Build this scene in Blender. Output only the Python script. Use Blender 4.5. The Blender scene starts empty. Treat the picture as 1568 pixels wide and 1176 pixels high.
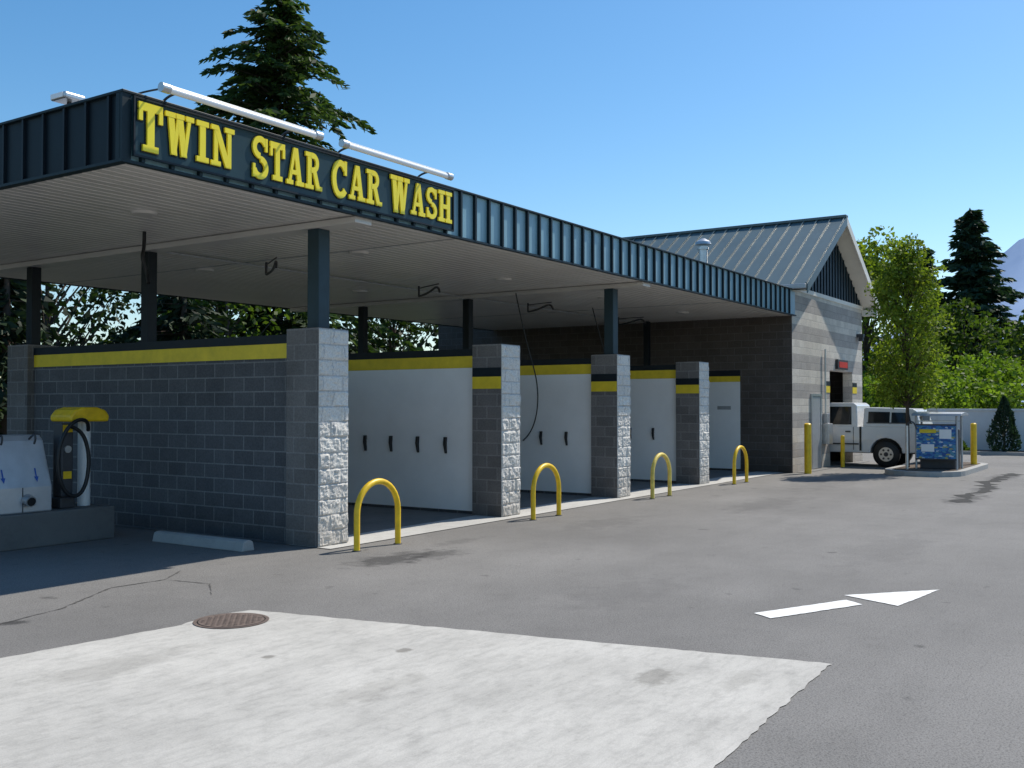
import bpy, math, random
import numpy as np
from mathutils import Vector, noise
random.seed(7); rng=np.random.default_rng(7)
S=bpy.context.scene
# ------------------------------------------------------------------ helpers
def link(o,parent=None):
    S.collection.objects.link(o)
    if parent: o.parent=parent
    return o
def empty(name,loc=(0,0,0)):
    o=bpy.data.objects.new(name,None); o.empty_display_size=.3
    return link(o)
def mesh(name,v,f,mat,parent=None,smooth=False):
    m=bpy.data.meshes.new(name); m.from_pydata([tuple(p) for p in v],[],f); m.update()
    if mat: m.materials.append(mat)
    if smooth:
        for p in m.polygons: p.use_smooth=True
    return link(bpy.data.objects.new(name,m),parent)
BF=[(0,3,2,1),(4,5,6,7),(0,1,5,4),(1,2,6,5),(2,3,7,6),(3,0,4,7)]
def bv(b):
    x0,x1,y0,y1,z0,z1=b
    return [(x0,y0,z0),(x1,y0,z0),(x1,y1,z0),(x0,y1,z0),(x0,y0,z1),(x1,y0,z1),(x1,y1,z1),(x0,y1,z1)]
def boxes(name,bs,mat,parent=None,bevel=0):
    v=[];f=[]
    for b in bs:
        k=len(v); v+=bv(b); f+=[tuple(i+k for i in q) for q in BF]
    o=mesh(name,v,f,mat,parent)
    if bevel:
        m=o.modifiers.new('b','BEVEL'); m.width=bevel; m.segments=2; m.limit_method='ANGLE'
    return o
def box(name,x0,x1,y0,y1,z0,z1,mat,parent=None,bevel=0):
    return boxes(name,[(x0,x1,y0,y1,z0,z1)],mat,parent,bevel)
def cyls(name,L,mat,parent=None,seg=14):
    v=[];f=[]
    for p0,p1,r0,r1 in L:
        p0=Vector(p0);p1=Vector(p1);d=(p1-p0).normalized()
        a=d.orthogonal().normalized();b=d.cross(a);k=len(v)
        for p,r in((p0,r0),(p1,r1)):
            for i in range(seg):
                t=2*math.pi*i/seg; v.append(p+a*(r*math.cos(t))+b*(r*math.sin(t)))
        for i in range(seg):
            j=(i+1)%seg; f.append((k+i,k+j,k+seg+j,k+seg+i))
        f.append(tuple(k+i for i in range(seg))[::-1]); f.append(tuple(k+seg+i for i in range(seg)))
    o=mesh(name,v,f,mat,parent,True)
    m=o.modifiers.new('e','EDGE_SPLIT'); m.split_angle=math.radians(40)
    return o
def tube(name,pts,r,mat,parent=None,smooth=True,res=6):
    c=bpy.data.curves.new(name,'CURVE'); c.dimensions='3D'; c.bevel_depth=r; c.bevel_resolution=3; c.use_fill_caps=True
    s=c.splines.new('NURBS' if smooth else 'POLY'); s.points.add(len(pts)-1)
    for p,q in zip(s.points,pts): p.co=(*q,1)
    if smooth: s.use_endpoint_u=True; s.order_u=3; s.resolution_u=res
    c.materials.append(mat)
    return link(bpy.data.objects.new(name,c),parent)
def prism(name,prof,axis,a0,a1,mat,parent=None,bevel=0,taper=None):
    n=len(prof);v=[]
    for a in(a0,a1):
        for (p,z) in prof:
            aa=a if taper is None else taper(a,z)
            v.append((aa,p,z) if axis=='x' else (p,aa,z))
    f=[tuple(range(n))[::-1],tuple(range(n,2*n))]+[(i,(i+1)%n,n+(i+1)%n,n+i) for i in range(n)]
    o=mesh(name,v,f,mat,parent)
    if bevel:
        m=o.modifiers.new('b','BEVEL'); m.width=bevel; m.segments=3; m.limit_method='ANGLE'; m.angle_limit=math.radians(35)
    return o
def flat(name,pts,z,mat,parent=None):
    return mesh(name,[(x,y,z) for x,y in pts],[tuple(range(len(pts)))],mat,parent)
# ------------------------------------------------------------------ materials
class N:
    def __init__(s,name):
        s.m=bpy.data.materials.new(name); s.m.use_nodes=True; s.t=s.m.node_tree
        s.b=s.t.nodes['Principled BSDF']; s.out=s.t.nodes['Material Output']
        s.co=s.t.nodes.new('ShaderNodeTexCoord').outputs['Object']
    def n(s,ty,**k):
        x=s.t.nodes.new(ty)
        for a,b in k.items(): setattr(x,a,b)
        return x
    def l(s,a,b): s.t.links.new(a,b)
    def noise(s,scale,detail=4,rough=.55,vec=None,stretch=None,rot=0):
        x=s.n('ShaderNodeTexNoise'); x.inputs['Scale'].default_value=scale; x.inputs['Detail'].default_value=detail; x.inputs['Roughness'].default_value=rough
        v=vec or s.co
        if stretch:
            mp=s.n('ShaderNodeMapping'); mp.inputs['Scale'].default_value=stretch; mp.inputs['Rotation'].default_value=(0,0,rot); s.l(v,mp.inputs[0]); v=mp.outputs[0]
        s.l(v,x.inputs['Vector']); return x.outputs['Fac']
    def ramp(s,fac,stops):
        r=s.n('ShaderNodeValToRGB'); e=r.color_ramp.elements
        while len(e)<len(stops): e.new(.5)
        for i,(p,c) in enumerate(stops):
            e[i].position=p; e[i].color=(*c,1) if len(c)==3 else c
        s.l(fac,r.inputs[0]); return r.outputs[0]
    def math(s,op,a,b=None,clamp=False):
        x=s.n('ShaderNodeMath',operation=op,use_clamp=clamp)
        for i,q in enumerate((a,b)):
            if q is None: continue
            if isinstance(q,(int,float)): x.inputs[i].default_value=q
            else: s.l(q,x.inputs[i])
        return x.outputs[0]
    def mix(s,fac,a,b,mode='MIX'):
        x=s.n('ShaderNodeMix',data_type='RGBA',blend_type=mode)
        for sock,val in((x.inputs[0],fac),(x.inputs[6],a),(x.inputs[7],b)):
            if hasattr(val,'is_linked'): s.l(val,sock)
            elif isinstance(val,(int,float)): sock.default_value=val
            else: sock.default_value=(*val,1)
        return x.outputs[2]
    def bump(s,h,strength=.3,dist=.01,prev=None):
        b=s.n('ShaderNodeBump'); b.inputs['Strength'].default_value=strength; b.inputs['Distance'].default_value=dist
        s.l(h,b.inputs['Height'])
        if prev: s.l(prev,b.inputs['Normal'])
        s.l(b.outputs[0],s.b.inputs['Normal']); return b.outputs[0]
    def spot(s,x,y,rx,ry,nz,soft=.6):
        mp=s.n('ShaderNodeMapping',vector_type='TEXTURE'); mp.inputs['Location'].default_value=(x,y,0); mp.inputs['Scale'].default_value=(rx,ry,1)
        s.l(s.co,mp.inputs[0])
        ln=s.n('ShaderNodeVectorMath',operation='LENGTH'); s.l(mp.outputs[0],ln.inputs[0])
        d=s.math('ADD',ln.outputs['Value'],s.math('MULTIPLY',s.math('SUBTRACT',nz,.5),2.6))
        return s.math('DIVIDE',s.math('SUBTRACT',1.0,d),soft,True)
    def fin(s,col,rough=.8,metal=0,spec=None):
        if isinstance(col,tuple): s.b.inputs['Base Color'].default_value=(*col,1)
        else: s.l(col,s.b.inputs['Base Color'])
        if isinstance(rough,(int,float)): s.b.inputs['Roughness'].default_value=rough
        else: s.l(rough,s.b.inputs['Roughness'])
        s.b.inputs['Metallic'].default_value=metal
        if spec is not None: s.b.inputs['Specular IOR Level'].default_value=spec
        return s.m
def c3(g,k=1): return (g*k,g*k,g*k)
def paint(name,col,rough=.45,var=.18,scale=3,metal=0,bump=0,spec=.5):
    k=N(name); f=k.noise(scale,5,.65)
    dark=tuple(c*(1-var) for c in col); lite=tuple(min(1,c*(1+var*.6)) for c in col)
    c=k.ramp(f,[(.3,dark),(.7,lite)])
    if bump: k.bump(k.noise(60,3),bump,.004)
    return k.fin(c,rough,metal,spec)
def asphalt(name,base=.17,tint=(1,.955,.90),stains=()):
    k=N(name)
    big=k.noise(.22,6,.62); mid=k.noise(1.7,6,.7); fine=k.noise(75,2,.65); sp=k.noise(230,1,.5); gr=k.noise(28,3,.7)
    A=tuple(base*.84*t for t in tint);B=tuple(base*1.14*t for t in tint)
    c=k.ramp(big,[(.34,A),(.66,B)])
    c=k.mix(.35,c,k.ramp(mid,[(.3,c3(.7)),(.52,c3(1)),(.75,c3(1.0))]),'MULTIPLY')
    c=k.mix(.5,c,k.ramp(gr,[(.3,c3(.62)),(.5,c3(1))]),'MULTIPLY')
    c=k.mix(.8,c,k.ramp(fine,[(.33,c3(.45)),(.52,c3(1)),(.72,c3(1.0))]),'MULTIPLY')
    c=k.mix(.4,c,k.ramp(sp,[(.45,c3(.55)),(.6,c3(1))]),'MULTIPLY')
    c=k.mix(.35,c,k.ramp(k.noise(1,5,.6,stretch=(.10,.9,1)),[(.36,c3(.74)),(.6,c3(1.0))]),'MULTIPLY')
    c=k.mix(.8,c,k.ramp(k.noise(2.6,2,.5),[(.235,c3(.45)),(.30,c3(1))]),'MULTIPLY')
    nz=k.noise(3.2,4,.65)
    for (x,y,rx,ry,a) in stains:
        m=k.math('MULTIPLY',k.spot(x,y,rx,ry,nz),a); c=k.mix(m,c,k.mix(1,c,(.38,.38,.39),'MULTIPLY'))
    n=k.bump(fine,.45,.008); n=k.bump(gr,.25,.01,n); k.bump(sp,.3,.003,n)
    return k.fin(c,.85,0,.3)
M_asph=asphalt('asphalt',.25,stains=[(9.3,7.95,.9,.4,.95),(9.9,7.7,.6,.3,.7),(4.85,8.3,.16,.12,1),(11.0,8.2,.7,.2,.35),(14,7.6,1.2,.5,.3),(18.5,6.5,2,.6,.3),(24,7,3,.8,.3),(3.5,10.4,1.5,.6,.5),(9,4.6,1.4,.5,.22),(13.5,3.2,2.2,.5,.2),(21.6,3.6,1.5,.35,.8),(24.2,3.65,1.2,.3,.6),(28.5,3.85,1.8,.35,.8)])
M_tar=asphalt('asphalt_tar',.04)
M_asph_dark=asphalt('asphalt_crack_fill',.13)
def concrete(name,base,tint=(1,.955,.87),streak=True,blotch=.5,stains=()):
    k=N(name)
    c=k.ramp(k.noise(.7,7,.72),[(.3,tuple(base*.84*t for t in tint)),(.62,tuple(base*1.06*t for t in tint))])
    c=k.mix(blotch,c,k.ramp(k.noise(5.5,7,.75),[(.33,c3(.7)),(.5,c3(1))]),'MULTIPLY')
    if streak:
        c=k.mix(.45,c,k.ramp(k.noise(4,7,.75,stretch=(.8,3.2,1),rot=.5),[(.38,c3(.7)),(.52,c3(1))]),'MULTIPLY')
        c=k.mix(.3,c,k.ramp(k.noise(1.2,6,.7,stretch=(.5,1.6,1),rot=-.2),[(.4,c3(.7)),(.55,c3(1))]),'MULTIPLY')
    nz=k.noise(4.5,5,.7)
    for (x,y,rx,ry,a) in stains:
        m=k.math('MULTIPLY',k.spot(x,y,rx,ry,nz,.5),a); c=k.mix(m,c,k.mix(1,c,(.45,.44,.42),'MULTIPLY'))
    f=k.noise(120,3,.6); c=k.mix(.45,c,k.ramp(f,[(.3,c3(.65)),(.6,c3(1))]),'MULTIPLY')
    k.bump(f,.25,.004)
    return k.fin(c,.85,0,.3)
M_conc=concrete('slab_concrete',.53,stains=[(6.3,3.0,.3,.16,.55),(5.0,4.4,.5,.2,.3),(5.9,4.9,.08,.06,.8),(5.2,5.6,.06,.05,.8),(4.4,6.3,.8,.25,.25),(6.5,2.5,.4,.1,.3)],blotch=.5)
M_kerb=concrete('kerb_concrete',.4,(1,.98,.93),False,.3)
M_bay_lit=concrete('bay_concrete_lit',.52,(1,.975,.92),False,.35)  # bay floor where the sun reaches, sunlight put into a lighter colour
M_bay_shade=concrete('bay_concrete_shade',.2,(1,.97,.93))  # inner floor, shade under the canopy put into a darker colour
M_plinth=concrete('plinth_concrete',.16,(1,.97,.93),False,.5)
def cmu(name,c1,c2,mortar,rough_b=.3,course=.2032,w=.4064,bstr=.6,bands=None,mort=.012,dirt=.5):
    k=N(name)
    sep=k.n('ShaderNodeSeparateXYZ'); k.l(k.co,sep.inputs[0])
    ad=k.math('ADD',sep.outputs[0],sep.outputs[1])
    cb=k.n('ShaderNodeCombineXYZ'); k.l(ad,cb.inputs[0]); k.l(sep.outputs[2],cb.inputs[1])
    b=k.n('ShaderNodeTexBrick'); k.l(cb.outputs[0],b.inputs['Vector'])
    b.inputs['Scale'].default_value=1; b.inputs['Brick Width'].default_value=w; b.inputs['Row Height'].default_value=course
    b.inputs['Mortar Size'].default_value=mort; b.inputs['Mortar Smooth'].default_value=.25; b.inputs['Bias'].default_value=0
    b.inputs['Color1'].default_value=(*c1,1); b.inputs['Color2'].default_value=(*c2,1); b.inputs['Mortar'].default_value=(*mortar,1)
    c=b.outputs['Color']
    if bands:
        fr=k.math('FRACT',k.math('MULTIPLY',sep.outputs[2],1/(course*4)))
        c=k.mix(k.math('GREATER_THAN',fr,.5),c,k.mix(1.0,c,bands,'MULTIPLY'))
    c=k.mix(.7,c,k.ramp(k.noise(38,4,.7),[(.3,c3(.6)),(.6,c3(1))]),'MULTIPLY')
    c=k.mix(dirt,c,k.ramp(k.noise(1.6,5,.65),[(.32,c3(.62)),(.6,c3(1))]),'MULTIPLY')
    low=k.ramp(k.math('ADD',sep.outputs[2],k.math('MULTIPLY',k.noise(5,4,.7),.5)),[(.25,(.55,.5,.46)),(.9,c3(1))])
    c=k.mix(.6,c,low,'MULTIPLY')
    inv=k.math('SUBTRACT',1,b.outputs['Fac'])
    n=k.bump(inv,bstr,.008); k.bump(k.noise(45,5,.7),rough_b,.02,n)
    return k.fin(c,.9,0,.25)
M_cmu=cmu('block_wall',(.115,.115,.122),(.145,.145,.152),(.25,.25,.25),.15,bstr=.15,mort=.010)
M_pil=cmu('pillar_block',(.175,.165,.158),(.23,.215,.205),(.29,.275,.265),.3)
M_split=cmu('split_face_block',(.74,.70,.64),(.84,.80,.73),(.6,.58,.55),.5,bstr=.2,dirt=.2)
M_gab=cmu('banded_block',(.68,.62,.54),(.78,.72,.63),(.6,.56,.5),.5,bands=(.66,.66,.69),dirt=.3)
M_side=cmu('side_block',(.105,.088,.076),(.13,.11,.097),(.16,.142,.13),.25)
M_navy=paint('navy_metal',(.008,.014,.02),.5,.3,2,spec=.3)
M_fascia=paint('fascia_lit_metal',(.24,.40,.46),.33,.15,1.5)  # front fascia, sunlit look painted as a lighter base colour
M_rib_shade=paint('fascia_rib_shade_metal',(.008,.02,.027),.5,.2,2,spec=.3)  # unlit rib sides painted as near-black colour, trims reuse it
M_fascia_shade=paint('fascia_shade_metal',(.006,.014,.021),.5,.25,1.5,spec=.25)  # same fascia on the end, its shade painted as a dark colour
M_post=paint('post_paint',(.02,.045,.06),.45,.2,3,spec=.35)
M_plate=paint('sign_plate_metal',(.008,.035,.045),.4,.2,2,spec=.4)
M_yel=paint('yellow_paint',(.92,.56,.012),.42,.22,7)
M_yelL=paint('letter_yellow',(1.0,.80,.025),.35,.05,6)
M_yelb=paint('band_yellow',(.84,.62,.03),.5,.15,4)
M_black=paint('black_rubber',(.012,.012,.013),.5,.3,8)
M_dark=paint('dark_grey_metal',(.05,.05,.055),.5,.2,8)
M_white=paint('white_panel',(.90,.89,.87),.38,.07,1.0)
M_wht=paint('white_enamel',(.8,.8,.79),.3,.06,3)
M_cream=paint('cream_soffit',(.82,.78,.70),.6,.08,2)
M_grey=paint('grey_metal',(.42,.43,.44),.4,.15,6,.3)
M_cab=paint('cabinet_metal',(.5,.51,.53),.35,.12,4,.3)
M_galv=paint('galvanised_metal',(.55,.56,.57),.35,.15,8,.8)
M_roof=paint('roof_metal',(.095,.14,.15),.4,.16,.8,.0)
M_line=paint('road_paint',(.80,.79,.76),.7,.16,14)
M_blue=paint('blue_print',(.03,.1,.4),.5,.1)
M_iron=paint('cast_iron',(.15,.11,.09),.7,.35,14,0,.5)
M_red=paint('red_plastic',(.55,.03,.02),.4,.1)
k=N('soffit_metal'); M_soff=k.fin(k.ramp(k.noise(1.1,4,.6),[(.3,(.60,.57,.53)),(.7,(.68,.65,.605))]),.28)
k.bump(k.noise(.9,3,.5,stretch=(1.2,3,1)),.45,.05)
g=N('window_glass'); M_glass=g.fin((.015,.018,.02),.06)
t=N('tube_diffuser'); M_tube=t.fin((.9,.91,.92),.25)
k=N('truck_paint'); k.b.inputs['Coat Weight'].default_value=.6; M_truck=k.fin(k.ramp(k.noise(2,3),[(.3,(.76,.77,.78)),(.7,(.82,.82,.82))]),.3)
k=N('hill_haze')  # aerial haze painted in as pale blue base colour
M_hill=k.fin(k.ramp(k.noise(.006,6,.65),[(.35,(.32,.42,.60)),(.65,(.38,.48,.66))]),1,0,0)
k=N('grass_ground')
M_grass=k.fin(k.mix(.6,k.ramp(k.noise(.08,6,.7),[(.3,(.05,.08,.02)),(.7,(.11,.12,.05))]),k.ramp(k.noise(4,4,.7),[(.3,c3(.5)),(.7,c3(1))]),'MULTIPLY'),.95,0,.1)
k=N('mulch'); M_mulch=k.fin(k.ramp(k.noise(14,5,.7),[(.3,(.05,.035,.025)),(.7,(.16,.12,.09))]),.95); k.bump(k.noise(20,4),.8,.03)
k=N('bark'); M_bark=k.fin(k.ramp(k.noise(6,5,.7,stretch=(1,1,.2)),[(.3,(.045,.035,.028)),(.7,(.13,.1,.08))]),.95,0,.1)
k=N('poster_print')
v=k.n('ShaderNodeTexVoronoi'); v.inputs['Scale'].default_value=1; mp=k.n('ShaderNodeMapping'); mp.inputs['Scale'].default_value=(1,14,30); k.l(k.co,mp.inputs[0]); k.l(mp.outputs[0],v.inputs['Vector'])
sp=k.n('ShaderNodeSeparateColor'); k.l(v.outputs['Color'],sp.inputs[0])
M_poster=k.fin(k.ramp(sp.outputs[0],[(.0,(.02,.10,.32)),(.42,(.04,.20,.48)),(.66,(.08,.28,.40)),(.86,(.45,.42,.12)),(.91,(.6,.66,.72))]),.45)
for nd in k.t.nodes:
    if nd.type=='VALTORGB': nd.color_ramp.interpolation='CONSTANT'
def leafmat(name,a,b,c,trans=.35,clump=1.2):
    k=N(name)
    gi=k.n('ShaderNodeNewGeometry').outputs['Random Per Island']
    col=k.ramp(gi,[(.0,a),(.5,b),(1.,c)])
    col=k.mix(.75,col,k.ramp(k.noise(clump,3,.6),[(.35,c3(.45)),(.62,c3(1))]),'MULTIPLY')
    k.fin(col,.6,0,.25)
    tr=k.n('ShaderNodeBsdfTranslucent'); k.l(k.mix(1,col,(1.25,1.35,.6),'MULTIPLY'),tr.inputs[0])
    ms=k.n('ShaderNodeMixShader'); ms.inputs[0].default_value=trans
    k.l(k.b.outputs[0],ms.inputs[1]); k.l(tr.outputs[0],ms.inputs[2]); k.l(ms.outputs[0],k.out.inputs[0])
    return k.m
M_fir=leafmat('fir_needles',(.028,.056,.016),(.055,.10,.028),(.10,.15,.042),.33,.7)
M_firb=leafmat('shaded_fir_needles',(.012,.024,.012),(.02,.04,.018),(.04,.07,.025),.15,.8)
M_fir2=leafmat('spruce_needles',(.02,.05,.03),(.035,.075,.042),(.055,.10,.055),.2,.6)
M_lime=leafmat('lime_leaves',(.13,.19,.02),(.21,.28,.03),(.31,.37,.05),.45,1.6)
M_green=leafmat('green_leaves',(.05,.09,.015),(.08,.135,.02),(.13,.19,.035),.45,.5)
M_hedge=leafmat('bramble_leaves',(.11,.18,.02),(.17,.27,.03),(.25,.36,.05),.45,.7)
M_dkgr=leafmat('dark_leaves',(.015,.03,.01),(.025,.05,.014),(.05,.085,.02),.25,.5)
# ------------------------------------------------------------------ foliage
def quads(name,P,D,Ln,W,mat,parent=None):
    n=len(P); R=rng.normal(size=(n,3)); Sd=np.cross(D,R); Sd/=np.linalg.norm(Sd,axis=1)[:,None]+1e-9
    a=P-D*(Ln/2)[:,None]; c=P+D*(Ln/2)[:,None]; b=P+Sd*(W/2)[:,None]; d=P-Sd*(W/2)[:,None]
    V=np.stack([a,b,c,d],1).reshape(-1,3).astype(np.float32)
    m=bpy.data.meshes.new(name); m.vertices.add(4*n); m.vertices.foreach_set('co',V.ravel())
    m.loops.add(4*n); m.loops.foreach_set('vertex_index',np.arange(4*n,dtype=np.int32))
    m.polygons.add(n); m.polygons.foreach_set('loop_start',np.arange(0,4*n,4,dtype=np.int32))
    m.update(calc_edges=True); m.validate()
    m.materials.append(mat)
    return link(bpy.data.objects.new(name,m),parent)
def unit(a): return a/(np.linalg.norm(a,axis=1)[:,None]+1e-9)
def fir_arrays(x,y,h,rb,z0,step=.35,nb=8,spr=.13,size=.32,droop=.35,pw=.85,lr=(.6,1.15),dens=.85):
    P=[];D=[];Ln=[];br=[]
    z=z0
    while z<h-.1:
        f=(z-z0)/(h-z0); L0=rb*(1-f)**pw+.12
        L0*=1+.22*noise.noise(Vector((z*.8,x,y)))*2
        for _ in range(nb):
            if random.random()>dens: continue
            az=random.uniform(0,2*math.pi); L=L0*random.uniform(*lr); zz=z+random.uniform(-.2,.2)
            up=random.uniform(.05,.35)+f*.5; dr=droop*random.uniform(.7,1.3)
            ca,sa=math.cos(az),math.sin(az)
            nn=max(4,int(L/spr)); T=(np.arange(nn)+.5)/nn
            r=L*T; zc=zz+up*L*T-(dr+up*.6)*L*T**2
            br.append(((x,y,zz),(x+ca*L*.8,y+sa*L*.8,zz+up*L*.8-(dr+up*.6)*L*.64),.03,.008))
            for side in(-1,-.5,0,.5,1):
                wl=(.42*L*(1-T)*.6+.10)*abs(side)
                off=np.sign(side)*wl*rng.uniform(.5,1.1,nn)
                px=x+ca*r-sa*off; py=y+sa*r+ca*off; pz=zc-np.abs(off)*.25+rng.normal(0,.05,nn)
                P.append(np.stack([px,py,pz],1))
                d=np.stack([ca*(1-.4*abs(side))-sa*side*.8+rng.normal(0,.2,nn),sa*(1-.4*abs(side))+ca*side*.8+rng.normal(0,.2,nn),-.35+rng.normal(0,.25,nn)],1)
                D.append(unit(d)); Ln.append(size*rng.uniform(.6,1.3,nn))
        z+=step*(.6+.6*(1-f))
    P=np.concatenate(P);D=np.concatenate(D);Ln=np.concatenate(Ln)
    return P,D,Ln,br
def conifer(name,x,y,h,rb,z0,mat,**k):
    e=empty(name)
    P,D,Ln,br=fir_arrays(x,y,h,rb,z0,**k)
    cyls('trunk',[((x,y,-.1),(x,y,h*.5),.012*h+.05,.007*h+.03),((x,y,h*.5),(x,y,h*.98),.007*h+.03,.015)],M_bark,e,10)
    cyls('limbs',br,M_bark,e,4)
    quads('needles',P,D,Ln,Ln*.34,mat,e)
    return e
def clump_leaves(C,R,n,size,sq=.8):
    P=[];D=[]
    for c,r in zip(C,R):
        m=int(n*r*r); u=unit(rng.normal(size=(m,3)))
        rad=r*rng.uniform(.45,1.12,m)**.6
        p=np.array(c)+u*rad[:,None]*np.array([1,1,sq]); P.append(p)
        d=unit(u+rng.normal(0,.8,(m,3))+np.array([0,0,-.3])); D.append(d)
    P=np.concatenate(P);D=np.concatenate(D); Ln=size*rng.uniform(.6,1.4,len(P))
    return P,D,Ln
def broadleaf(name,x,y,h,cr,z0,mat,nclump=40,n=260,size=.14,rr=(.25,.5),trunk=.07,pw=.6):
    e=empty(name); C=[];R=[];L=[((x,y,-.1),(x+.03,y,z0+.4),trunk,trunk*.75),((x+.03,y,z0+.4),(x,y,h*.9),trunk*.75,.015)]
    for i in range(nclump):
        f=random.random(); z=z0+(h-z0)*f
        prof=math.sin(math.pi*min(1,(f*.86+.12)))**pw
        a=random.uniform(0,6.283); r=cr*prof*math.sqrt(random.uniform(.15,1))
        c=(x+r*math.cos(a),y+r*math.sin(a),z+random.uniform(-.1,.1)); C.append(c); R.append(random.uniform(*rr)*(1 if f<.85 else .7))
        L.append(((x,y,max(z0*.9,z-r*1.1-.3)),c,trunk*.35,.008))
    cyls('trunk_and_limbs',L,M_bark,e,6)
    P,D,Ln=clump_leaves(C,R,n,size)
    quads('leaves',P,D,Ln,Ln*.6,mat,e)
    return e
# ------------------------------------------------------------------ ground
flat('ground',[(-5000,-5000),(6000,-5000),(6000,5000),(-5000,5000)],-.02,M_grass)
flat('asphalt_lot',[(-40,-40),(40.8,-40),(40.8,22),(-40,22)],0,M_asph)
def ragged(P,step=.08,amp=.012):
    out=[]
    for a,b in zip(P,P[1:]+P[:1]):
        d=math.dist(a,b);n=max(1,min(160,int(d/step)))
        for i in range(n):
            t_=i/n; out.append((a[0]+(b[0]-a[0])*t_+random.uniform(-amp,amp),a[1]+(b[1]-a[1])*t_+random.uniform(-amp,amp)))
    return out
flat('concrete_slab',ragged([(6.30,7.02),(5.9,7.12),(5.55,7.02),(4.08,7.2),(0,8.0),(-8,9.5),(-8,1.6),(4.84,2.01),(7.29,2.11),(6.82,4.43)]),.006,M_conc)
flat('bay_floor_lit_strip',[(9.5,9.10),(27.08,9.10),(27.08,9.85),(9.5,9.85)],.010,M_bay_lit)  # sunlit band of the bay floor, drawn as a strip of lighter concrete
flat('bay_floor',[(9.5,9.85),(27.08,9.85),(27.08,16.6),(9.5,16.6)],.010,M_bay_shade)
boxes('bay_trench_drain',[(x-.6,x+.6,12.6,13.0,.011,.016) for x in(11.9,16,20.1,24.7)],M_dark)
def ribbon(name,pts,w,z,mat,jit=.5,step=.12):
    P=[]
    for (a,b) in zip(pts[:-1],pts[1:]):
        d=math.dist(a,b);n=max(2,int(d/step))
        for i in range(n): P.append((a[0]+(b[0]-a[0])*i/n,a[1]+(b[1]-a[1])*i/n))
    P.append(pts[-1]); v=[]
    for i,p in enumerate(P):
        q=P[min(i+1,len(P)-1)];o=P[max(i-1,0)];dx,dy=q[0]-o[0],q[1]-o[1];l=math.hypot(dx,dy);nx,ny=-dy/l,dx/l
        j=random.uniform(-1,1)*w*jit*.6;ww=w*(1+random.uniform(-jit,jit))/2
        if i in(0,len(P)-1): ww*=.2
        v.append((p[0]+nx*(j+ww),p[1]+ny*(j+ww),z));v.append((p[0]+nx*(j-ww),p[1]+ny*(j-ww),z))
    f=[(2*i,2*i+1,2*i+3,2*i+2) for i in range(len(P)-1)]
    return mesh(name,v,f,mat)
ribbon('tar_seam',[(20.6,3.5),(21.5,3.62),(22.6,3.78),(24.0,3.58),(26.5,3.95),(30.3,3.8)],.26,.004,M_tar,.75,.25)
ribbon('asphalt_crack',[(7.4,9.35),(6.9,9.0),(6.3,9.05),(5.4,8.5),(4.6,8.3)],.016,.004,M_asph_dark,.8,.06)
ribbon('asphalt_crack',[(6.9,9.0),(7.0,8.4),(6.6,7.9)],.012,.004,M_asph_dark,.8,.06)
ar=empty('painted_arrow')
flat('shaft',ragged([(8.68,3.19),(8.55,2.99),(9.61,2.49),(9.75,2.68)],.05,.006),.006,M_line,ar)
flat('head',ragged([(9.98,2.76),(9.72,2.20),(10.80,2.05)],.05,.006),.006,M_line,ar)
mh=empty('manhole_cover')
mx,my=5.89,6.79
def ring(name,r0,r1,z,mat,par,seg=48):
    v=[(mx+r*math.cos(2*math.pi*i/seg),my+r*math.sin(2*math.pi*i/seg),z) for r in(r0,r1) for i in range(seg)]
    return mesh(name,v,[(i,(i+1)%seg,seg+(i+1)%seg,seg+i) for i in range(seg)],mat,par)
cyls('lid',[((mx,my,.0),(mx,my,.014),.275,.275)],M_iron,mh,40)
ring('frame',.285,.315,.012,M_iron,mh); ring('gap',.270,.290,.009,M_black,mh)
st=[]
for i in range(-7,8):
    for j in range(-7,8):
        x=mx+i*.033;y=my+j*.033
        if math.hypot(x-mx,y-my)<.25 and (i+j)%2==0: st.append((x-.011,x+.011,y-.011,y+.011,.0145,.017))
boxes('studs',st,M_iron,mh)
# ------------------------------------------------------------------ car wash building
B=empty('car_wash_building')
PX=[9.52,13.74,17.82,21.90]
def rough_face(name,x0,x1,y,z0,z1,mat,par,amp=.036,res=.02,seed=0):
    nx=int((x1-x0)/res);nz=int((z1-z0)/res);v=[];f=[]
    for j in range(nz+1):
        for i in range(nx+1):
            x=x0+(x1-x0)*i/nx;z=z0+(z1-z0)*j/nz
            row=int(z/.2032);zz=(z%.2032)/.2032;off=.5*(row%2)
            u=((x-x0)/.4064+off);bx=int(u);uu=u%1
            e=min(1,min(zz,1-zz)/.10)*min(1,min(uu,1-uu)/.05)
            n=noise.noise(Vector((x*9,z*9,seed+bx*3.1+row*1.7)))*.5+noise.noise(Vector((x*28,z*28,seed)))*.35+.45+.2*math.sin(seed+row*5.3+bx*2.1)
            d=amp*max(0,e)*max(.1,n)
            if i in(0,nx) or j in(0,nz): d=0
            v.append((x,y-d,z))
    for j in range(nz):
        for i in range(nx):
            a=j*(nx+1)+i;f.append((a,a+1,a+nx+2,a+nx+1))
    return mesh(name,v,f,mat,par)
H=2.86
X0,X1,Y0,Y1,ZB,ZT=6.21,27.09,8.76,18.7,4.265,4.985
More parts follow.
